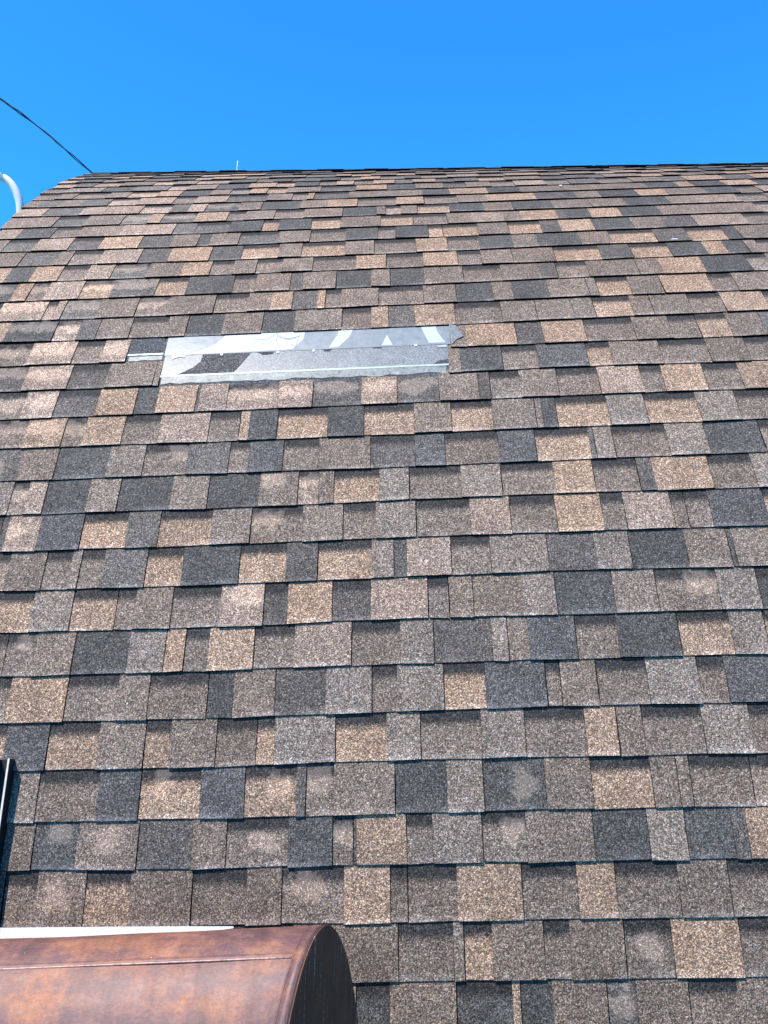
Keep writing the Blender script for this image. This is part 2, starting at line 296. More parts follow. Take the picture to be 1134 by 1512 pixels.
CELLS={
 -1:"-0.119,Db -0.026,Mt 0.155,Db 0.308,Tt 0.33,DB 0.418,Mt 0.566,dB* 0.646,Mt 0.788,Mb 0.92,Mt 1.029,Mb",
 0:"-0.224,Mt -0.002,Mb 0.152,Lt 0.18,Tb 0.259,Mt 0.402,Mb 0.475,Mt 0.625,Mb* 0.757,Tt 0.944,Mb 1.05,Mt",
 1:"-1.187,Mt -1.12,Mb -1.025,Mt* -0.887,Tb -0.759,Mt -0.584,Mb -0.429,Mt -0.329,Mb* -0.153,Tt -0.022,Mb 0.027,|Mb 0.167,Tt 0.35,Mb 0.506,Tt 0.614,Mb 0.792,Mt 0.933,Mb 1.072,Mt",
 2:"-1.207,Db -1.134,Mt -1.05,DB* -0.922,Mt* -0.748,dB -0.591,Mt -0.493,Mb* -0.314,Dt -0.187,Mb* -0.128,DB -0.118,Tt 0.026,Mb 0.102,Lt 0.244,Mb* 0.371,Mt 0.563,DB 0.721,Lt 0.828,DB 0.963,dt 1.004,Tt 1.115,Mb",
 3:"-1.228,Mb -1.134,Lt -1.056,Mb -0.878,Et -0.755,Tb* -0.577,Et -0.447,Tb* -0.294,dt -0.266,Mb* -0.184,Mt -0.005,DB 0.148,Lt 0.254,DB* 0.436,Mt 0.571,Tb 0.748,Mt 0.823,|Mt 0.861,Mb 1.039,Mt",
 4:"-1.252,Tb -1.174,Et -1.046,Tb -0.893,Mt -0.754,Tb -0.677,Mt -0.539,Mb -0.418,Tb -0.363,Lt -0.182,Tb -0.027,Lt 0.074,Mb 0.257,Lt 0.387,Mb 0.569,Tt 0.663,|Mt 0.74,Mb 0.92,Lt 1.062,Mb 1.208,Mt",
 5:"-1.277,Mb -1.185,Tt -1.009,Mb -0.852,Mt -0.756,Mb -0.575,DB -0.496,Mt -0.369,dB -0.213,Lt -0.072,Mb 0.007,Lt 0.149,Tb 0.277,Et 0.462,Mb 0.506,|Mt 0.618,Mb 0.773,Lt 0.929,Mb 1.014,Et 1.196,Mb",
 6:"-1.303,Mb -1.222,Mb* -1.129,Mt -1.007,DB -0.833,Lt -0.72,|Tt -0.658,Mb -0.582,Tt -0.441,Mb -0.314,Pt -0.135,Mb 0.018,Lt 0.122,dB 0.305,Lt 0.354,MB 0.42,Et 0.568,Mb 0.7,Dt 0.891,Tb 1.055,Lt 1.163,Mb",
 7:"-1.332,Mt -1.284,Tb -1.162,Lt -1.035,Tb -0.892,Mb -0.831,Mt -0.713,Mb -0.556,Pt* -0.418,db -0.341,Tt -0.199,db -0.073,Pt 0.109,Lb 0.175,|Mt 0.253,MB 0.412,Lt 0.519,DB 0.706,Mt 0.843,Mb* 1.041,Lt 1.169,Mb",
 8:"-1.362,Pb -1.268,Mt -1.148,Mb -1.061,Lt -1.031,Mb -0.954,Gt -0.813,Tb -0.693,Dt -0.506,Tb -0.352,dt -0.249,Tb -0.071,Lt 0.001,DB 0.045,Pt 0.19,Mb 0.32,Lt 0.507,dB 0.665,Lt 0.779,DB 0.964,Mt 1.103,DB 1.121,Lt 1.27,Mb",
 9:"-1.393,Mb -1.325,DB -1.302,Pt* -1.193,Et -1.048,Tb -0.896,Gt -0.788,Tb -0.61,Mt -0.479,Mb* -0.304,Mt -0.169,Mb -0.057,Lt 0.078,Mb 0.261,Pt 0.396,Mb 0.551,Tt 0.705,Mb 0.783,Pt 0.941,Mb 0.989,|Mb 1.071,Et 1.257,Lb",
 10:"-1.427,Lt -1.319,Mb* -1.263,Pt -1.2,DB -1.05,Lt -0.945,DB -0.762,Mt -0.636,DB -0.458,Mt* -0.326,Pb* -0.254,Mt -0.202,Tb -0.045,Lt 0.058,Mb 0.239,Lt 0.377,Mb 0.561,Tt 0.697,Mb 0.85,|dt 0.906,Tt 1.101,Mb 1.252,Lt 1.365,Mb",
 11:"-1.462,dB* -1.318,Mt -1.19,DB -1.006,Lt -0.879,Mb* -0.725,Gt -0.577,Mb -0.507,Et -0.386,Mb -0.259,Mt -0.076,db 0.083,Et 0.188,Mb 0.38,Et 0.51,Tb 0.703,dt 0.72,|Lt 0.787,Mb 0.98,Lt 1.118,DB 1.316,Lt",
 12:"-1.499,Mb* -1.331,Tt* -1.192,Mb* -1.115,Tt -0.975,Mb -0.844,Pt -0.664,Mb -0.553,|Tt -0.518,Dt -0.415,Tb -0.232,Dt -0.101,Tb 0.083,Mt 0.218,Tb 0.369,Mt 0.525,|Mt 0.55,Dt 0.602,Tb 0.792,Lt 0.929,Tb 1.121,Lt 1.265,Mb 1.444,Tt",
 13:"-1.537,Mb* -1.371,Pt* -1.252,db -1.095,Tt -0.954,DB -0.873,Tt -0.728,dB -0.716,Pt -0.612,Pb* -0.422,Pt* -0.294,dB* -0.11,Pt* 0.022,dB* 0.18,Mt 0.327,|dt 0.371,Lb 0.485,Mt 0.625,Mb 0.781,Pt 0.941,Mb 1.023,Tt 1.179,Mb 1.314,Tt 1.486,Mb",
 14:"-1.577,dB* -1.401,Pt* -1.23,db -1.085,Mt -0.905,|Mt -0.882,X 0.223,Mt 0.27,Dt 0.429,Mb 0.566,Et 0.758,Tb 0.851,Mt 1.043,Mb 1.227,Mt 1.376,Mb",
 15:"-1.619,Mb* -1.419,Pt* -1.244,Mb -1.132,Pt* -1.033,X 0.236,Mt 0.3,Tt 0.497,dB 0.604,Tt 0.771,Mb 0.966,Mt 1.111,|Mb 1.222,Tb 1.344,Mt 1.479,Db",
 16:"-1.662,Tt -1.547,Dt* -1.356,Pb* -1.258,Gt -1.181,|Mt -1.049,Mb -0.901,Mt -0.822,DB -0.676,Mt -0.517,DB -0.385,Mt -0.195,Mb -0.076,Tt -0.007,dB 0.1,Tt 0.263,Mb 0.454,Mt 0.595,|Mt 0.745,Mt 0.831,Tb 0.986,Mt 1.067,|Mt 1.225,Mb 1.361,Tt 1.537,Mb",
 17:"-1.707,Mb -1.623,Pt* -1.432,Pb -1.392,|Pt -1.356,GB* -1.21,Mt -1.052,Mb* -0.92,Mt -0.729,Mb -0.59,Mt -0.496,Tt -0.406,dB -0.301,Tt -0.269,Mb -0.202,Mt -0.046,Mb 0.141,Mt 0.277,DB 0.431,Mt 0.514,Dt 0.664,Mt 0.83,|Lt 0.87,Tb 1.007,Mt 1.141,|Tt 1.347,Mb 1.45,Mt 1.64,Lb",
 18:"-1.753,DB* -1.603,Tt -1.537,Mb* -1.465,Pt -1.317,Tb* -1.185,Gt* -0.996,Tb -0.866,Dt -0.669,Mb -0.573,Mt -0.425,dB -0.367,Mt -0.229,DB -0.078,Mt 0.002,DB 0.149,Mt 0.317,Mb 0.482,Mt 0.649,dt 0.72,|Mb 0.855,Mt 1.069,|Mt 1.172,Tt 1.355,Dt 1.552,|Mt",
 19:"-1.8,Tt -1.676,Dt -1.57,Tt -1.445,Mb -1.327,Pt -1.217,Gb* -1.059,Mt -0.91,Tt -0.785,Mb -0.687,Mt -0.585,Mb -0.472,Mt -0.337,Mb -0.146,Tt -0.014,Mb 0.151,Tt 0.302,Mb 0.407,Mt 0.545,|Mt 0.732,|Tb 0.935,dt 1.074,Tb 1.246,Dt 1.404,Tt 1.495,Dt 1.589,|Mt 1.644,Tt",
 20:"-1.85,Mt -1.661,GB -1.5,Mt -1.436,Mb -1.302,Pt -1.125,dB -0.99,Tt -0.806,DB -0.665,Tb -0.499,Mt -0.395,Tb -0.198,Mt -0.067,Mb 0.123,Tt 0.265,Mb 0.41,Dt 0.562,Mt 0.677,Dt 0.869,Mt 1.009,Tb 1.215,dt 1.364,Tb 1.536,Dt 1.599,Mt 1.79,Tt",
 21:"-1.9,Mt -1.781,Gb -1.641,Pt -1.478,db -1.337,Tt -1.155,dB -1.007,Mt -0.886,DB -0.828,Mt -0.696,Gb -0.513,Mt -0.367,Mb -0.2,Dt -0.051,Mb 0.032,Dt 0.184,Tb 0.251,Tb 0.416,Mt 0.56,Tb 0.713,dt 0.802,Tt 0.959,Dt 1.142,Mt 1.286,dt 1.437,|Pt 1.681,Mt",
 22:"-1.888,Pt -1.763,Dt -1.599,Mb -1.473,Mt -1.277,Pt -1.025,GB -0.922,Gb -0.76,Dt -0.604,Tb -0.526,Dt -0.37,Tb -0.23,Mt -0.038,Tb 0.118,Mb 0.282,Mt 0.403,Pt 0.557,Mt 0.639,Tt 0.813,dt 0.852,Dt 0.971,Tt 1.119,Dt 1.31,Mt 1.591,Mt 1.787,Dt",
 23:"-1.906,Mt -1.633,Gb -1.484,Mt -1.305,GB* -1.172,Tt -1.111,Gb* -0.947,Tt -0.79,Mb -0.704,Mt -0.56,Mb -0.417,Mt -0.226,DB -0.059,Mt -0.015,Pb 0.062,Mt 0.143,Tb 0.301,Dt 0.469,Mt 0.614,Dt 0.813,Mt 0.999,Mt 1.175,Dt 1.393,Mt 1.532,Pt 1.747,Mt",
 24:"-1.924,Mt -1.873,Pt -1.731,GB -1.544,Pt -1.426,|Pt -1.245,Pb -1.095,Gt -1.006,Pt -0.921,DB* -0.753,Mt -0.64,DB -0.445,Mt -0.306,Tt -0.156,Mb 0.04,Tt 0.18,Mb 0.351,Mt 0.5,Tt 0.75,dt 0.899,Dt 0.955,Mt 1.08,Dt 1.272,Tt 1.419,Mt 1.622,Dt 1.783,Mt",
 25:"-1.941,Mt -1.795,Gt -1.698,Mt -1.579,Gt -1.443,Pb -1.296,Pt -1.111,Mb -0.999,Pt -0.833,Gb -0.629,Mt -0.499,Mb -0.418,Tt -0.386,db -0.206,Mt -0.064,Mt 0.18,Dt 0.319,Tt 0.518,Dt 0.689,Mt 0.771,Mt 0.986,Mt 1.179,Mt 1.355,Dt 1.517,Tt 1.596,Dt 1.766,Tt 1.928,Pt",
}


def line(k, X):                      # height of the butt line of course k at X
    if k in LINES:
        pts = LINES[k]
        if X <= pts[0][0]: return pts[0][1]
        if X >= pts[-1][0]: return pts[-1][1]
        for (xa, sa), (xb, sb) in zip(pts, pts[1:]):
            if X <= xb: return sa + (sb - sa) * (X - xa) / (xb - xa)
    return k * S + 0.003 * math.sin(X * 1.7 + k * 2.1)

# ------------------------------------------------------------------ object helpers
col = scene.collection
def tag(o, label=None, cat=None, group=None, kind=None):
    if label: o['label'] = label
    if cat: o['category'] = cat
    if group: o['group'] = group
    if kind: o['kind'] = kind
    return o
def empty(name, loc, label, cat):
    o = bpy.data.objects.new(name, None); col.objects.link(o); o.location = loc
    o.empty_display_size = 0.1
    return tag(o, label, cat)
def mesh_obj(name, verts, faces, mats, parent=None, midx=None, attrs=None, smooth=False):
    """verts in world space; the object's origin goes to their centre"""
    n = len(verts)
    c = Vector((sum(v.x for v in verts) / n, sum(v.y for v in verts) / n, sum(v.z for v in verts) / n))
    me = bpy.data.meshes.new(name)
    me.from_pydata([v - c for v in verts], [], faces)
    for m in mats: me.materials.append(m)
    if midx: me.polygons.foreach_set('material_index', midx)
    if smooth: me.polygons.foreach_set('use_smooth', [smooth] * len(faces) if smooth is True else smooth)
    if attrs:
        for an, at, vals in attrs:
            a = me.attributes.new(an, at, 'POINT')
            if at == 'FLOAT_COLOR': a.data.foreach_set('color', [x for v in vals for x in v])
            elif at == 'FLOAT_VECTOR': a.data.foreach_set('vector', [x for v in vals for x in v])
            else: a.data.foreach_set('value', vals)
    me.update()
    o = bpy.data.objects.new(name, me); col.objects.link(o)
    if parent is not None:
        o.parent = parent; o.location = c - parent.location
        top = parent
        if parent.parent is not None: o.location = c - parent.location - parent.parent.location
    else:
        o.location = c
    return o

# ------------------------------------------------------------------ the house that carries the roof
house = empty('house', surf(0.6, -1.5, -0.2).xyz * 1.0, 'house under a curved roof of mottled brown and charcoal asphalt shingles, some of them missing', 'house')
house.location.z = 0

# deck under the shingles, with thickness, curving over the ridge
vs, fs = [], []
XS = [RAKE + 0.012, -1.2, -0.4, 0.4, 1.2, 2.2, RIGHT - 0.012]
svals = [SMIN + 0.1 + 0.1 * i for i in range(86)]
for s in svals:
    for X in XS: vs.append(surf(X, s, -0.005))
for s in svals:
    for X in XS: vs.append(surf(X, s, -0.03))
nx = len(XS); ns = len(svals); off = nx * ns
for j in range(ns - 1):
    for i in range(nx - 1):
        a = j * nx + i
        fs.append((a, a + 1, a + nx + 1, a + nx)); fs.append((off + a, off + a + nx, off + a + nx + 1, off + a + 1))
    for i, fl in ((0, 0), (nx - 1, 1)):
        a = j * nx + i
        fs.append((a, a + nx, off + a + nx, off + a) if not fl else (a, off + a, off + a + nx, a + nx))
for i in range(nx - 1):
    fs.append((i, off + i, off + i + 1, i + 1)); a = (ns - 1) * nx + i; fs.append((a, a + 1, off + a + 1, off + a))
mesh_obj('roof_deck', vs, fs, [M['felt']], house)

# gable walls under both ends and front wall below the eave
def gable(X, name):
    prof = [surf(X, s, -0.034) for s in svals[::3]]
    a = [v for v in prof]; vs = a + [Vector((v.x, v.y, 0)) for v in a]
    t = 0.12 if X < 0 else -0.12
    n = len(a); vs += [v + Vector((t, 0, 0)) for v in vs]
    fs = []
    for i in range(n - 1):
        fs += [(i, i + 1, n + i + 1, n + i), (2 * n + i, 3 * n + i, 3 * n + i + 1, 2 * n + i + 1), (i, 2 * n + i, 2 * n + i + 1, i + 1)]
    fs += [(0, n, 3 * n, 2 * n), (n - 1, 3 * n - 1, 4 * n - 1, 2 * n - 1)]
    return mesh_obj(name, vs, fs, [M['wall']], house)
gable(RAKE + 0.05, 'gable_wall'); gable(RIGHT - 0.05, 'gable_wall')
def box_between(p0, p1, thick):
    d = Vector((0, thick, 0))
    a, b = Vector((p0.x, p0.y, 0)), Vector((p1.x, p1.y, 0))
    return [a, b, p1, p0, a + d, b + d, p1 + d, p0 + d]
BOXF = [(0, 1, 2, 3), (5, 4, 7, 6), (4, 0, 3, 7), (1, 5, 6, 2), (3, 2, 6, 7), (4, 5, 1, 0)]
p0, p1 = surf(RAKE + 0.19, -1.46, -0.06), surf(RIGHT - 0.19, -1.46, -0.06)
mesh_obj('front_wall', box_between(p0, p1, 0.15), BOXF, [M['wall']], house)

# ------------------------------------------------------------------ shingles
TINT = {'D': (.090, .083, .074), 'd': (.118, .101, .086), 'M': (.190, .146, .113), 'L': (.216, .173, .138),
        'T': (.316, .215, .146), 'P': (.288, .212, .160), 'G': (.138, .121, .103), 'E': (.104, .096, .090)}
def h_top(v, tab):
    return (0.0059 * (1 - v) + 0.0006 * v) + ((0.0032 * (1 - v) + 0.0012 * v) if tab else 0.0)

def in_hole(k, X):
    return (k == 13 and -.885 < X < .235) or (k == 14 and -1.045 < X < -.86)
def piece(k, xa, xb, code, store):
    L = code.lstrip('|')[0]; kind = code.lstrip('|')[1]; sc = code.endswith('*')
    gapl = 0.0027 if (code.startswith('|') or not kind == 't') else 0.0002
    tab = kind == 't'
    c = TINT[L]; j = rnd.uniform(.90, 1.10); w = rnd.uniform(-.018, .018)
    up_frac = max(0.0, min(1.0, (k - 12) / 16.0))
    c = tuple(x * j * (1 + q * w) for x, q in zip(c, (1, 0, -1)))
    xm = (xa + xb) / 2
    sheen = 1 + .20 * up_frac * max(0, min(1, -xm / 1.2)) - .10 * up_frac * max(0, min(1, xm / 1.5))   # sheen painted into the tint: lighter upper left, darker upper right
    c = tuple(x * sheen for x in c)
    if up_frac > .3: c = (c[0] * 1.02, c[1] * 1.0, c[2] * .97)
    alpha = 1.0 if kind == 'b' else 0.0
    xa += gapl; xb -= 0.0003
    if xb - xa < 0.004: return
    nseg = max(1, min(3, int((xb - xa) / 0.09)))
    vv = (0.0, 0.34, 0.68, 1.16)
    jb = rnd.uniform(-.0011, .0011); tilt = rnd.uniform(-.003, .003)
    if tab: jb -= .0010
    lift = rnd.choice((0, 0, 0, 0, .001, .002)) if k > 1 else 0
    skew = rnd.uniform(-.0012, .0012)
    V, F, MI = [], [], []
    tint, scuff, expo = [], [], []
    su, sv = rnd.uniform(.25, .75), rnd.uniform(.45, .82)
    ru, rv = rnd.uniform(.030, .055), rnd.uniform(.20, .34)
    if k > 11 and sc: su, sv, ru, rv = .5, rnd.uniform(.55, .72), max(.07, (xb - xa) * .62), .26
    if in_hole(k, (xa + xb) / 2): vv = (0.0, 0.34, 0.68, 1.0)
    for v in vv:
        for i in range(nseg + 1):
            t = i / nseg; X = xa + (xb - xa) * t + skew * (1 - v)
            a, b = line(k, X) + jb + tilt * (t - .5) + (rnd.uniform(-.0007, .0007) if v == 0 else 0), line(k + 1, X)
            if v >= 1: s = b + (0.022 if v > 1 else -.001)
            else: s = a + (b - a) * v
            h = h_top(v, tab) + (lift * (1 - v) ** 2 * (1 if t < .5 else .4))
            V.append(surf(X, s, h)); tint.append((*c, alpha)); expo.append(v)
            scuff.append(((X - (xa + (xb - xa) * su)) / ru, (v - sv) / rv, 1.0 if sc else 0.0))
    top_n = len(V); w1 = nseg + 1
    for r in range(3):
        for i in range(nseg):
            a = r * w1 + i; F.append((a, a + 1, a + w1 + 1, a + w1)); MI.append(0)
    # butt face and side faces go down to just below the layer underneath
    rim = [i for i in range(w1)]
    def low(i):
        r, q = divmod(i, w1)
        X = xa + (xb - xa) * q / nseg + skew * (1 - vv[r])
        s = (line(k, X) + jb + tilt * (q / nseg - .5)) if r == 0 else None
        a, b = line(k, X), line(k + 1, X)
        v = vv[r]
        if r == 0: s -= .0020  # near-black foot pushed downslope: shadow line built into the butt's shape
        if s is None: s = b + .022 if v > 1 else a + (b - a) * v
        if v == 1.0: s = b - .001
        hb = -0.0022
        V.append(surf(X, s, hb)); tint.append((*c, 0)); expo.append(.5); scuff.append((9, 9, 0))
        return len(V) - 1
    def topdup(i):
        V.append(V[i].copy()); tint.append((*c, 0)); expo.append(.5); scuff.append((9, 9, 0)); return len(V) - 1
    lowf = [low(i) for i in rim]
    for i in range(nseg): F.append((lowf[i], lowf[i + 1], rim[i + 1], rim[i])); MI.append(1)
    ll, lr = [low(r * w1) for r in (1, 2, 3)], [low(r * w1 + nseg) for r in (1, 2, 3)]
    ll = [lowf[0]] + ll; lr = [lowf[-1]] + lr
    for r in range(3):
        F.append((ll[r + 1], ll[r], r * w1, (r + 1) * w1)); MI.append(1)
        F.append((lr[r], lr[r + 1], (r + 1) * w1 + nseg, r * w1 + nseg)); MI.append(1)
    store.append((k, tab, V, F, MI, tint, scuff, expo))

pieces, extra = [], []               # in view / outside the frame and over the ridge
POOL = ['M', 'M', 'M', 'M', 'D', 'D', 'L', 'T', 'T', 'P', 'd', 'G']
def fill(k, xa, xb, store):
    x = xa; tab = False
    while x < xb - 0.01:
        w = rnd.uniform(.09, .19) if not tab else rnd.uniform(.09, .21)
        e = min(xb, x + w)
        if xb - e < .05: e = xb
        L = rnd.choice(POOL)
        piece(k, x, e, L + ('t' if tab else ('B' if L in 'DG' and rnd.random() < .7 else 'b')), store)
        x = e; tab = not tab
for k in range(-10, TOP_COURSE + 1):
    rake = RAKE + rnd.uniform(-.012, .006) + (-.004 if k % 2 else 0)
    if k in CELLS:
        cells = [(float(q.split(',')[0]), q.split(',')[1]) for q in CELLS[k].split(' ')]
        cells = [q for q in cells if q[0] > rake + .02] if cells[0][0] > rake + .02 else \
                [(rake, [q for q in cells if q[0] <= rake + .02][-1][1])] + [q for q in cells if q[0] > rake + .02]
        half = 0.48 * (2.1 + max(0, k) * .095) + .15
        if cells[0][0] > rake + .03: fill(k, rake, cells[0][0], extra)
        for (xa, code), nxt in zip(cells, cells[1:] + [None]):
            xb = nxt[0] if nxt else None
            if xb is None:
                fill(k, xa, RIGHT + rnd.uniform(-.01, .01), extra if xa > half else pieces)
                break
            if code[0] != 'X': piece(k, xa, xb, code, pieces)
    elif k > 25 and k < 32:
        fill(k, rake, 2.75, pieces); fill(k, 2.75, RIGHT, extra)
    else:
        fill(k, rake, RIGHT + rnd.uniform(-.01, .01), extra)

def emit(pc, name):
    k, tab, V, F, MI, tint, scuff, expo = pc
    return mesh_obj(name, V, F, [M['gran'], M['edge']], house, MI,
                    [('tint', 'FLOAT_COLOR', tint), ('scuff', 'FLOAT_VECTOR', scuff), ('exposure', 'FLOAT', expo)])
def emit_joined(pcs, name):
    V, F, MI, tint, scuff, expo = [], [], [], [], [], []
    for pc in pcs:
        o = len(V); V += pc[2]; F += [tuple(i + o for i in f) for f in pc[3]]; MI += pc[4]
        tint += pc[5]; scuff += pc[6]; expo += pc[7]
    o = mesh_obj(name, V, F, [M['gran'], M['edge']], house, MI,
                 [('tint', 'FLOAT_COLOR', tint), ('scuff', 'FLOAT_VECTOR', scuff), ('exposure', 'FLOAT', expo)])
    o['kind'] = 'stuff'
    return o
camp = Vector((0, 0, CAM_Z))
def size_seen(pc):
    k, tab, V = pc[:3]
    w = (V[0] - V[3 if len(V) > 40 else 1]).length
    n = normal(0, max(-.5, k * S)); d = (V[0] - camp)
    return (V[0] - V[len(V) // 3]).length * abs(n.dot(d.normalized())) / d.length ** 2
tabs = sorted([p for p in pieces if p[1]], key=lambda p: p[0]); bases = sorted([p for p in pieces if not p[1]], key=lambda p: p[0])
for pc in tabs[:298]: emit(pc, 'shingle_tab')
for pc in bases[:298]: emit(pc, 'shingle')
emit_joined(tabs[298:] + bases[298:] , 'far_shingles')
emit_joined(extra, 'outer_shingles')

# ridge cap pieces, lying over the top of the roof
X = RAKE - .02; n = 0
SR = 0
for i in range(NSAMP):
    if theta(SMIN + DS * i) >= R(92): SR = SMIN + DS * i; break
SC = TOP_COURSE * S
while X < RIGHT:
    e = X + rnd.uniform(.27, .31)
    V, F, MI, tint, scuff, expo = [], [], [], [], [], []
    c = TINT[rnd.choice('MDdG')]
    lo = TOP_COURSE * S + S * .6; hi = lo + .42
    for t in (0, 1):
        for q in range(7):
            V.append(surf(X + (e - X + .02) * t, lo + (hi - lo) * q / 6, .012 - .005 * t)); tint.append((*c, 0)); scuff.append((9, 9, 0)); expo.append(.5)
    for q in range(6): F.append((q, 7 + q, 8 + q, q + 1)); MI.append(0)
    for t in (0, 1):
        for q in range(7):
            V.append(surf(X + (e - X + .02) * t, lo + (hi - lo) * q / 6, .005 - .005 * t)); tint.append((*c, 0)); scuff.append((9, 9, 0)); expo.append(.5)
    for q in range(6): F.append((q, q + 1, 15 + q, 14 + q)); MI.append(1)
    F.append((0, 14, 21, 7)); MI.append(1); F.append((6, 13, 27, 20)); MI.append(1)
    mesh_obj('ridge_cap', V, F, [M['gran'], M['edge']], house, MI,
             [('tint', 'FLOAT_COLOR', tint), ('scuff', 'FLOAT_VECTOR', scuff), ('exposure', 'FLOAT', expo)])
    X = e

# ------------------------------------------------------------------ the bare patch where shingles have blown off
def patch(name, poly, mat, h=0.002, parent=None, tint=None, thick=0.0012):
    """flat piece lying on the roof; poly = [(X, course)], given as a closed outline"""
    def hh(X, c): return h + h_top(min(1, max(0, c - 13)), False) * 0 
    top = [surf(x, c * S, hh(x, c)) for x, c in poly]
    bot = [surf(x, c * S, hh(x, c) - thick) for x, c in poly]
    n = len(poly); V = top + bot
    area = sum(poly[i][0] * poly[(i + 1) % n][1] - poly[(i + 1) % n][0] * poly[i][1] for i in range(n))
    F = [tuple(range(n)) if area > 0 else tuple(reversed(range(n)))]
    for i in range(n):
        j = (i + 1) % n
        F.append((i, n + i, n + j, j) if area > 0 else (i, j, n + j, n + i))
    at = None
    if tint: at = [('tint', 'FLOAT_COLOR', [(*tint, 0)] * len(V)), ('scuff', 'FLOAT_VECTOR', [(9, 9, 0)] * len(V)), ('exposure', 'FLOAT', [.5] * len(V))]
    return mesh_obj(name, V, F, [mat], parent or house, None, at)
def strip(name, xa, xb, ca, cb, mat, h, n=12, jag=0.0, tint=None, parent=None, thick=.0012):
    lo = [(xa + (xb - xa) * i / n, ca + (rnd.uniform(-jag, jag) if jag else 0)) for i in range(n + 1)]
    hi = [(xb + (xa - xb) * i / n, cb) for i in range(n + 1)]
    # triangulated as a quad strip so that it follows the curve
    V, F = [], []
    m = 4
    for j in range(m + 1):
        for i in range(n + 1):
            a = lo[i]; b = hi[n - i]; q = j / m
            V.append(surf(a[0] + (b[0] - a[0]) * q, (a[1] + (b[1] - a[1]) * q) * S, h))
    for j in range(m):
        for i in range(n):
            a = j * (n + 1) + i; F.append((a, a + 1, a + n + 2, a + n + 1))
    for i in range(n + 1): V.append(surf(lo[i][0], lo[i][1] * S, h - thick))
    o = (m + 1) * (n + 1)
    for i in range(n): F.append((i, o + i, o + i + 1, i + 1))
    at = None
    if tint: at = [('tint', 'FLOAT_COLOR', [(*tint, 0)] * len(V)), ('scuff', 'FLOAT_VECTOR', [(9, 9, 0)] * len(V)), ('exposure', 'FLOAT', [.5] * len(V))]
    return mesh_obj(name, V, F, [mat], parent or house, None, at)
HX0, HX1 = -0.885, 0.232
o = strip('bare_underlayer', -1.045, 0.26, 13.9, 16.2, M['gran'], .0010, 16, tint=(.085, .088, .092)); o['label'] = 'bare dark underlayer where shingles have blown off'
o = strip('granule_band_under_film', HX0 + .004, HX1 - .006, 14.33, 15.23, M['haze'], .0019, 16); o['label'] = 'grey granule band seen through a hazy film'
film = strip('release_film', HX0, HX1 + .012, 15.17, 16.12, M['film'], .0030, 16); film['label'] = 'pale release film strip with white print in the bare patch'
strip('sealant_line', HX0, HX1 - .008, 14.325, 14.385, M['glue'], .0036, 24, .008)
strip('torn_sealant', HX0 + .01, HX1 - .02, 14.06, 14.335, M['ragged'], .0026, 30, .05)
strip('sealant_line', -1.03, HX0 - .006, 15.235, 15.30, M['glue'], .0030, 6, .01)
strip('torn_sealant', -1.022, HX0 - .006, 15.02, 15.19, M['ragged'], .0022, 8, .03)
# bare dark polygon inside the film band
def poly_patch(name, pts, mat, h, tint=None, parent=None):
    if name == 'bare_granules':
        out = []
        for (x0, c0), (x1, c1) in zip(pts, pts[1:] + pts[:1]):
            m = max(1, int(math.hypot(x1 - x0, (c1 - c0) * S) / .012))
            for i in range(m):
                x, c = x0 + (x1 - x0) * i / m, c0 + (c1 - c0) * i / m
                out.append((x + rnd.uniform(-.0022, .0022), min(15.168, c + rnd.uniform(-.016, .016))))
        pts = out
    return patch(name, pts, mat, h, parent, tint, .0006)
poly_patch('bare_granules', [(-.820, 14.40), (-.604, 14.40), (-.592, 14.52), (-.578, 14.70), (-.562, 14.92), (-.545, 15.165), (-.733, 15.165), (-.735, 14.90), (-.765, 14.66), (-.79, 14.52)], M['gran'], .0027, (.098, .094, .090))
poly_patch('bare_granules', [(-.525, 15.165), (-.452, 15.165), (-.462, 15.05), (-.50, 15.06)], M['gran'], .0027, (.06, .06, .066))
poly_patch('bare_granules', [(-.262, 15.165), (-.225, 15.165), (-.235, 15.07), (-.258, 15.09)], M['gran'], .0027, (.06, .06, .066))
poly_patch('bare_granules', [(-.07, 15.168), (-.03, 15.168), (-.035, 15.12), (-.066, 15.13)], M['gran'], .0027, (.06, .06, .066))
poly_patch('bare_granules', [(.165, 14.40), (.222, 14.40), (.222, 14.58), (.19, 14.52)], M['gran'], .0027, (.06, .06, .066))
# print on the film (children of the film): white shapes and thin grey line work
def fp(pts): return poly_patch('film_print', pts, M['filmwhite'], .0036, None, film)
arc = [(-.785 + .13 * math.sin(a), 16.05 - .83 * math.cos(a)) for a in [x * R(90) / 6 for x in range(7)]]
fp([(-.785, 15.19)] + [(-.385, 15.22), (-.345, 15.6), (-.338, 16.08), (-.655, 16.08), (-.662, 15.86), (-.69, 15.58), (-.73, 15.36)])
fp([(-.242, 15.22), (-.205, 15.22), (-.160, 15.66), (-.145, 16.08), (-.205, 16.08), (-.21, 15.75)])
fp([(-.035, 15.22), (.010, 15.22), (-.013, 15.66)])
fp([(.152, 15.24), (.218, 15.24), (.203, 15.45), (.188, 15.72), (.180, 16.08), (.118, 16.08), (.135, 15.65)])
def ink(pts, w=.0022):
    V, F = [], []
    for i, (x, c) in enumerate(pts):
        a = pts[max(0, i - 1)]; b = pts[min(len(pts) - 1, i + 1)]
        d = Vector((b[0] - a[0], (b[1] - a[1]) * S)).normalized() * w / 2
        for sg in (1, -1): V.append(surf(x - d.y * sg, c * S + d.x * sg, .0041))
    for i in range(len(pts) - 1): F.append((2 * i, 2 * i + 1, 2 * i + 3, 2 * i + 2))
    mesh_obj('film_print_line', V, F, [M['ink']], film)
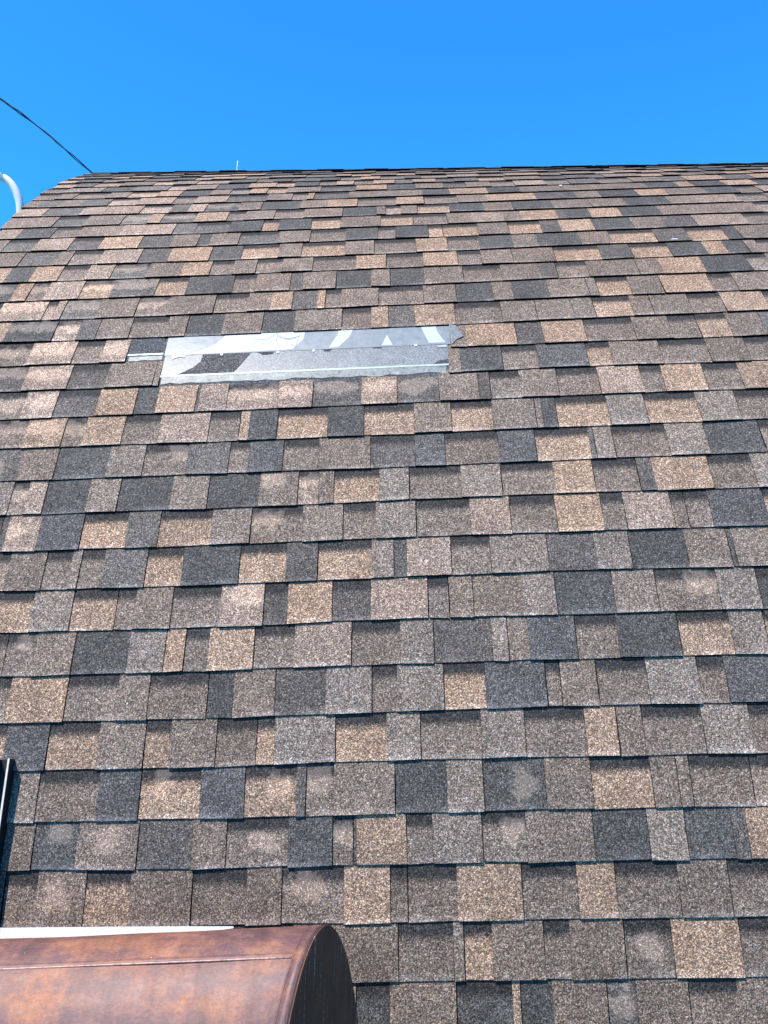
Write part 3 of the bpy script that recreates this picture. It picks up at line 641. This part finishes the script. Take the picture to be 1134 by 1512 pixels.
def arcp(x0, c0, x1, c1, sag, n=8): return [(x0 + (x1 - x0) * i / n, c0 + (c1 - c0) * i / n - sag * 4 * (i / n) * (1 - i / n)) for i in range(n + 1)]
ink(arcp(-.542, 15.78, -.452, 15.93, .17)); ink(arcp(-.452, 15.80, -.362, 15.78, .10)); ink(arcp(-.452, 15.93, -.362, 15.80, .22))
ink(arcp(-.542, 15.78, -.535, 15.24, .0, 3)); ink(arcp(-.362, 15.80, -.375, 15.24, .0, 3)); ink([(-.452, 15.55), (-.450, 15.93)])
for x, c in ((-.50, 15.52), (-.487, 15.54), (-.474, 15.56), (-.388, 15.42), (-.380, 15.36), (-.53, 15.38), (-.524, 15.33)):
    ink([(x - .003, c), (x + .003, c)], .004)
# nail heads along the lower edge of the film
for x, c in ((-.66, 15.13), (-.44, 15.12), (-.30, 15.12), (.10, 15.17)):
    pts = [(x + .0055 * math.cos(a), c + .042 * math.sin(a)) for a in [R(45 * i) for i in range(8)]]
    patch('nail_head', pts, M['white'], .0048, None, None, .0025)
# scraps of pale film at both ends
o = patch('film_scrap', [(-.852, 15.22), (-.800, 15.24), (-.80, 15.06), (-.825, 15.10), (-.85, 15.02)], M['filmwhite'], .0042, None, None, .0008)
patch('film_scrap', [(.236, 15.95), (.262, 15.9), (.275, 15.55), (.292, 15.42), (.262, 15.30), (.238, 15.08)], M['haze'], .0112, None, None, .0008)
patch('film_scrap', [(.175, 15.10), (.218, 15.14), (.222, 15.05), (.19, 15.06)], M['filmwhite'], .0040, None, None, .0008)
# loose chip further up the roof
patch('film_scrap', [(.905, 20.55 + 5.2), (.918, 25.72), (.915, 25.60), (.903, 25.63)], M['white'], .011, None, None, .002)
patch('film_scrap', [(1.272, 20.02), (1.306, 20.02), (1.300, 20.06), (1.276, 20.06)], M['white'], .0125, None, None, .002)

# ------------------------------------------------------------------ copper hood at the lower left
EC = dict(D=1.79995, H=-2.13502, R=.40, X=-.149857, m=.274823, b=.40 * 3.01360)
HAX = Vector((1, .047, -.011)).normalized()
def hood_pt(ang, back, grow=0.0, shift=0.0):
    d = (EC['R'] + grow) * math.cos(ang); h = (EC['b'] + grow) * math.sin(ang)
    P = Vector((EC['X'] + EC['m'] * d + shift, EC['H'] + h, EC['D'] + d))
    return world_of(P - HAX * back)
hood = empty('dormer_hood', hood_pt(R(90), 0) + Vector((-.4, 0, -1.2)), 'rounded weathered copper hood with orange patches and dark end panel at lower left', 'dormer hood')
angs = [R(-8 + 196 * i / 56) for i in range(57)]
backs = [0, .02, .1, .2, .3, .45, .6, .75, .9, 1.05, 1.3]
V, F = [], []
def dent(a, b): return .0035 * noise.noise(Vector((a * 3.1, b * 5.3, 2.0))) 
for b in backs:
    for a in angs: V.append(hood_pt(a, b, dent(a, b) if b > .05 else 0))
na = len(angs)
for j in range(len(backs) - 1):
    for i in range(na - 1):
        q = j * na + i; F.append((q, q + 1, q + na + 1, q + na))
mesh_obj('hood_shell', V, F, [M['copper']], hood, smooth=True)
for bk in (-.0035, 1.3035):
    V = [hood_pt(a, bk, .0008) for a in angs] + [hood_pt(a, bk + (.003 if bk < 0 else -.003), .0008) for a in angs]
    nn = na
    F = [tuple(range(nn)), tuple(reversed(range(nn, 2 * nn)))] + [(i, (i + 1) % nn, nn + (i + 1) % nn, nn + i) for i in range(nn)]
    mesh_obj('end_panel', V, F, [M['endp']], hood)
V = [hood_pt(angs[0], 0), hood_pt(angs[-1], 0), hood_pt(angs[-1], 1.3), hood_pt(angs[0], 1.3)]
V += [v + Vector((0, 0, .004)) for v in V]
mesh_obj('soffit', V, BOXF, [M['endp']], hood)
def tube(pts, r, seg=8, closed=False):
    V, F = [], []
    prev = None
    for i, p in enumerate(pts):
        a = pts[max(0, i - 1)]; b = pts[min(len(pts) - 1, i + 1)]
        t = (b - a).normalized()
        u = (prev - t * prev.dot(t)).normalized() if prev is not None else (Vector((0, 0, 1)).cross(t) if abs(t.z) < .95 else Vector((1, 0, 0)).cross(t)).normalized()
        prev = u; w = t.cross(u)
        rr = r[i] if isinstance(r, (list, tuple)) else r
        for q in range(seg): V.append(p + (u * math.cos(2 * math.pi * q / seg) + w * math.sin(2 * math.pi * q / seg)) * rr)
    for i in range(len(pts) - 1):
        for q in range(seg):
            a = i * seg + q; b = i * seg + (q + 1) % seg; F.append((a, b, b + seg, a + seg))
    F.append(tuple(reversed(range(seg)))); F.append(tuple(range((len(pts) - 1) * seg, len(pts) * seg)))
    return V, F
ring = [hood_pt(a, .003 + .0012 * noise.noise(Vector((a * 9, 0, 0))), .0012) for a in angs]
V, F = tube(ring, .0024, 7); mesh_obj('end_rim', V, F, [plain('dark_copper_crease', (.05, .025, .02), .6, 0, 90, .5)], hood, smooth=True)
ring = [hood_pt(a, .026, .0012 + .0012 * noise.noise(Vector((a * 12, 3, 0)))) for a in angs]
V, F = tube(ring, .0022, 6); mesh_obj('end_rim', V, F, [M['copper']], hood, smooth=True)
# the strip between the two rims, slightly proud: a folded hem
V, F = [], []
for b, g in ((.0, .0), (.0, .0030), (.024, .0030), (.024, .0)):
    for a in angs: V.append(hood_pt(a, b, g))
for j in range(3):
    for i in range(na - 1): q = j * na + i; F.append((q, q + 1, q + na + 1, q + na))
mesh_obj('folded_hem', V, F, [M['copper']], hood, smooth=True)
# long lap seam just below the crown
SEAM = R(99.5)
V, F = tube([hood_pt(SEAM, b, .0008) for b in [.03 + i * .05 for i in range(26)]], .0022, 6)
o = mesh_obj('lap_seam', V, F, [plain('worn_copper_edge', (.40, .24, .20), .5, .1, 130, .5)], hood, smooth=True)
V, F = [], []
for b in [.028 + i * .1 for i in range(13)]:
    for a, g in ((SEAM, .0), (SEAM, .0022), (SEAM - R(1.2), .0020), (SEAM - R(26), .0010)): V.append(hood_pt(a, b, g))
for j in range(12):
    for i in range(3): q = j * 4 + i; F.append((q, q + 4, q + 5, q + 1))
mesh_obj('crown_sheet', V, F, [M['copper']], hood, smooth=True)
# white flashing strip lying on the roof behind the crown
V, F = [], []
fx = [(-1.44, .62, 1.01), (-1.1, .64, .99), (-.8, .70, .985), (-.60, .80, .975), (-.46, .93, .965)]
for x, a, b in fx:
    for c, h in ((b, .0128), (a, .0125), (a, .0108)): V.append(surf(x, c * S, h))
for i in range(len(fx) - 1):
    for q in (0, 1): a = i * 3 + q; F.append((a, a + 1, a + 4, a + 3))
mesh_obj('flashing', V, F, [M['flash']], hood)

# ------------------------------------------------------------------ upright metal channel at the left edge
def run(profile, cs, xoff, bend=0.0):
    V, F = [], []
    n = len(profile)
    for c in cs:
        for dx, h in profile: V.append(surf(xoff + dx, c * S, h))
    for j in range(len(cs) - 1):
        for i in range(n): a = j * n + i; b = j * n + (i + 1) % n; F.append((a, b, b + n, a + n))
    F.append(tuple(reversed(range(n)))); F.append(tuple(range((len(cs) - 1) * n, len(cs) * n)))
    return V, F
CS = [-9, -7, -5, -3, -1, 0, 1, 2, 3, 4.22]
XO = -1.138
ch = empty('metal_channel', surf(XO, -.6), 'dark metal channel with pale lips standing upright on the shingles at the left edge', 'metal channel')
V, F = run([(-.036, .008), (.0, .008), (.0, .012), (-.036, .012)], CS, XO); mesh_obj('web', V, F, [M['trimdark']], ch)
for dx in (-.0385, .0):
    V, F = run([(dx, .007), (dx + .0025, .007), (dx + .0025, .046), (dx, .046)], CS, XO); mesh_obj('flange', V, F, [M['trimdark']], ch)
    V, F = run([(dx - .0012, .046), (dx + .0042, .046), (dx + .0042, .0485), (dx - .0012, .0485)], CS, XO); mesh_obj('lip', V, F, [M['trimpale']], ch)

# ------------------------------------------------------------------ things beyond the roof
def view(px, py, d):                 # a point d metres away along the direction used when measuring
    return world_of(Vector(((px - 567) / 1204.56 * d, (756 - py) / 1204.56 * d, d)))
# white gooseneck pipe beside the left rake
PD0 = 4.75
ctrl = [(-62, 318), (-52, 290), (-36, 270), (-16, 260), (0, 260.5), (14, 269), (24, 284), (29.5, 303), (30, 325)]
pts = [view(x, y, PD0) for x, y in ctrl]
def smooth_pts(p, n=5):
    out = []
    for i in range(len(p) - 1):
        a, b, c, d = p[max(0, i - 1)], p[i], p[i + 1], p[min(len(p) - 1, i + 2)]
        for q in range(n):
            t = q / n
            out.append(.5 * ((2 * b) + (c - a) * t + (2 * a - 5 * b + 4 * c - d) * t * t + (-a + 3 * b - 3 * c + d) * t ** 3))
    return out + [p[-1]]
pp = smooth_pts(pts)
base = pp[-1]
pp += [base + Vector((0, 0, -z)) for z in (.2, 1, 2.5, 4, base.z - .02)]
V, F = tube(pp, .0225, 16)
pipe = mesh_obj('gooseneck_pipe', V, F, [M['white']], None, smooth=True)
tag(pipe, 'white curved gooseneck pipe rising beyond the left edge of the roof', 'pipe')

# twisted service cable
a = view(-260, -40, 3.9); b = view(146, 262, 6.3)
cable = empty('overhead_cable', b, 'black twisted overhead cable running down to the left end of the ridge', 'cable')
def cpt(t):
    c0 = [(-130, 62, 4.3), (0, 146, 4.9), (60, 190, 5.35), (100, 224, 5.7), (140, 259, 6.1), (150, 268, 6.2)]
    pts = [view(*q) for q in c0]; i = min(4, int(t * 5)); f = t * 5 - i
    A, B, C_, D_ = pts[max(0, i - 1)], pts[i], pts[i + 1], pts[min(5, i + 2)]
    return .5 * ((2 * B) + (C_ - A) * f + (2 * A - 5 * B + 4 * C_ - D_) * f * f + (-A + 3 * B - 3 * C_ + D_) * f ** 3)
for s_, ph, r, m in (('strand', 0, .0038, M['cable']), ('strand', math.pi, .0038, M['cable']), ('bare_strand', math.pi / 2, .0018, M['cablepale'])):
    P_ = []
    a0, a1 = cpt(0), cpt(.02); go = (a0 - a1).normalized()
    for i in range(12): d = 9 * (1 - i / 12) ** 2; P_.append(a0 + go * d + Vector((0, 0, -.02 * d * d * .3)))
    for i in range(161):
        t = i / 160; p = cpt(t); T = (cpt(min(1, t + .01)) - cpt(max(0, t - .01))).normalized()
        u = T.cross(Vector((0, 1, 0))).normalized(); w = T.cross(u)
        g = t * 15 + .9 * math.sin(t * 23); rr = .0044 * (1 + .45 * math.sin(t * 31))
        P_.append(p + (u * math.cos(g + ph) + w * math.sin(g + ph)) * rr)
    V, F = tube(P_, r, 6); mesh_obj(s_, V, F, [m], cable, smooth=True)

# thin white rod beyond the ridge
top = view(351, 237, 7.4); bot = view(349.6, 262, 7.4)
rod = empty('lightning_rod', bot - Vector((0, 0, .5)), 'thin white rod sticking up behind the ridge', 'rod')
V, F = tube([bot - Vector((0, 0, .5)), bot, bot * .35 + top * .65, top], [.009, .008, .006, .002], 8); mesh_obj('rod_shaft', V, F, [M['white']], rod, smooth=True)
V, F = tube([bot - Vector((0, 0, .55)), bot - Vector((0, 0, .49)), bot - Vector((0, 0, .44))], [.04, .03, .011], 10); mesh_obj('rod_foot', V, F, [M['white']], rod)

# ground
g = 600
o = mesh_obj('ground', [Vector((-g, -g, 0)), Vector((g, -g, 0)), Vector((g, g, 0)), Vector((-g, g, 0))], [(0, 1, 2, 3)], [M['ground']])
tag(o, kind='structure')
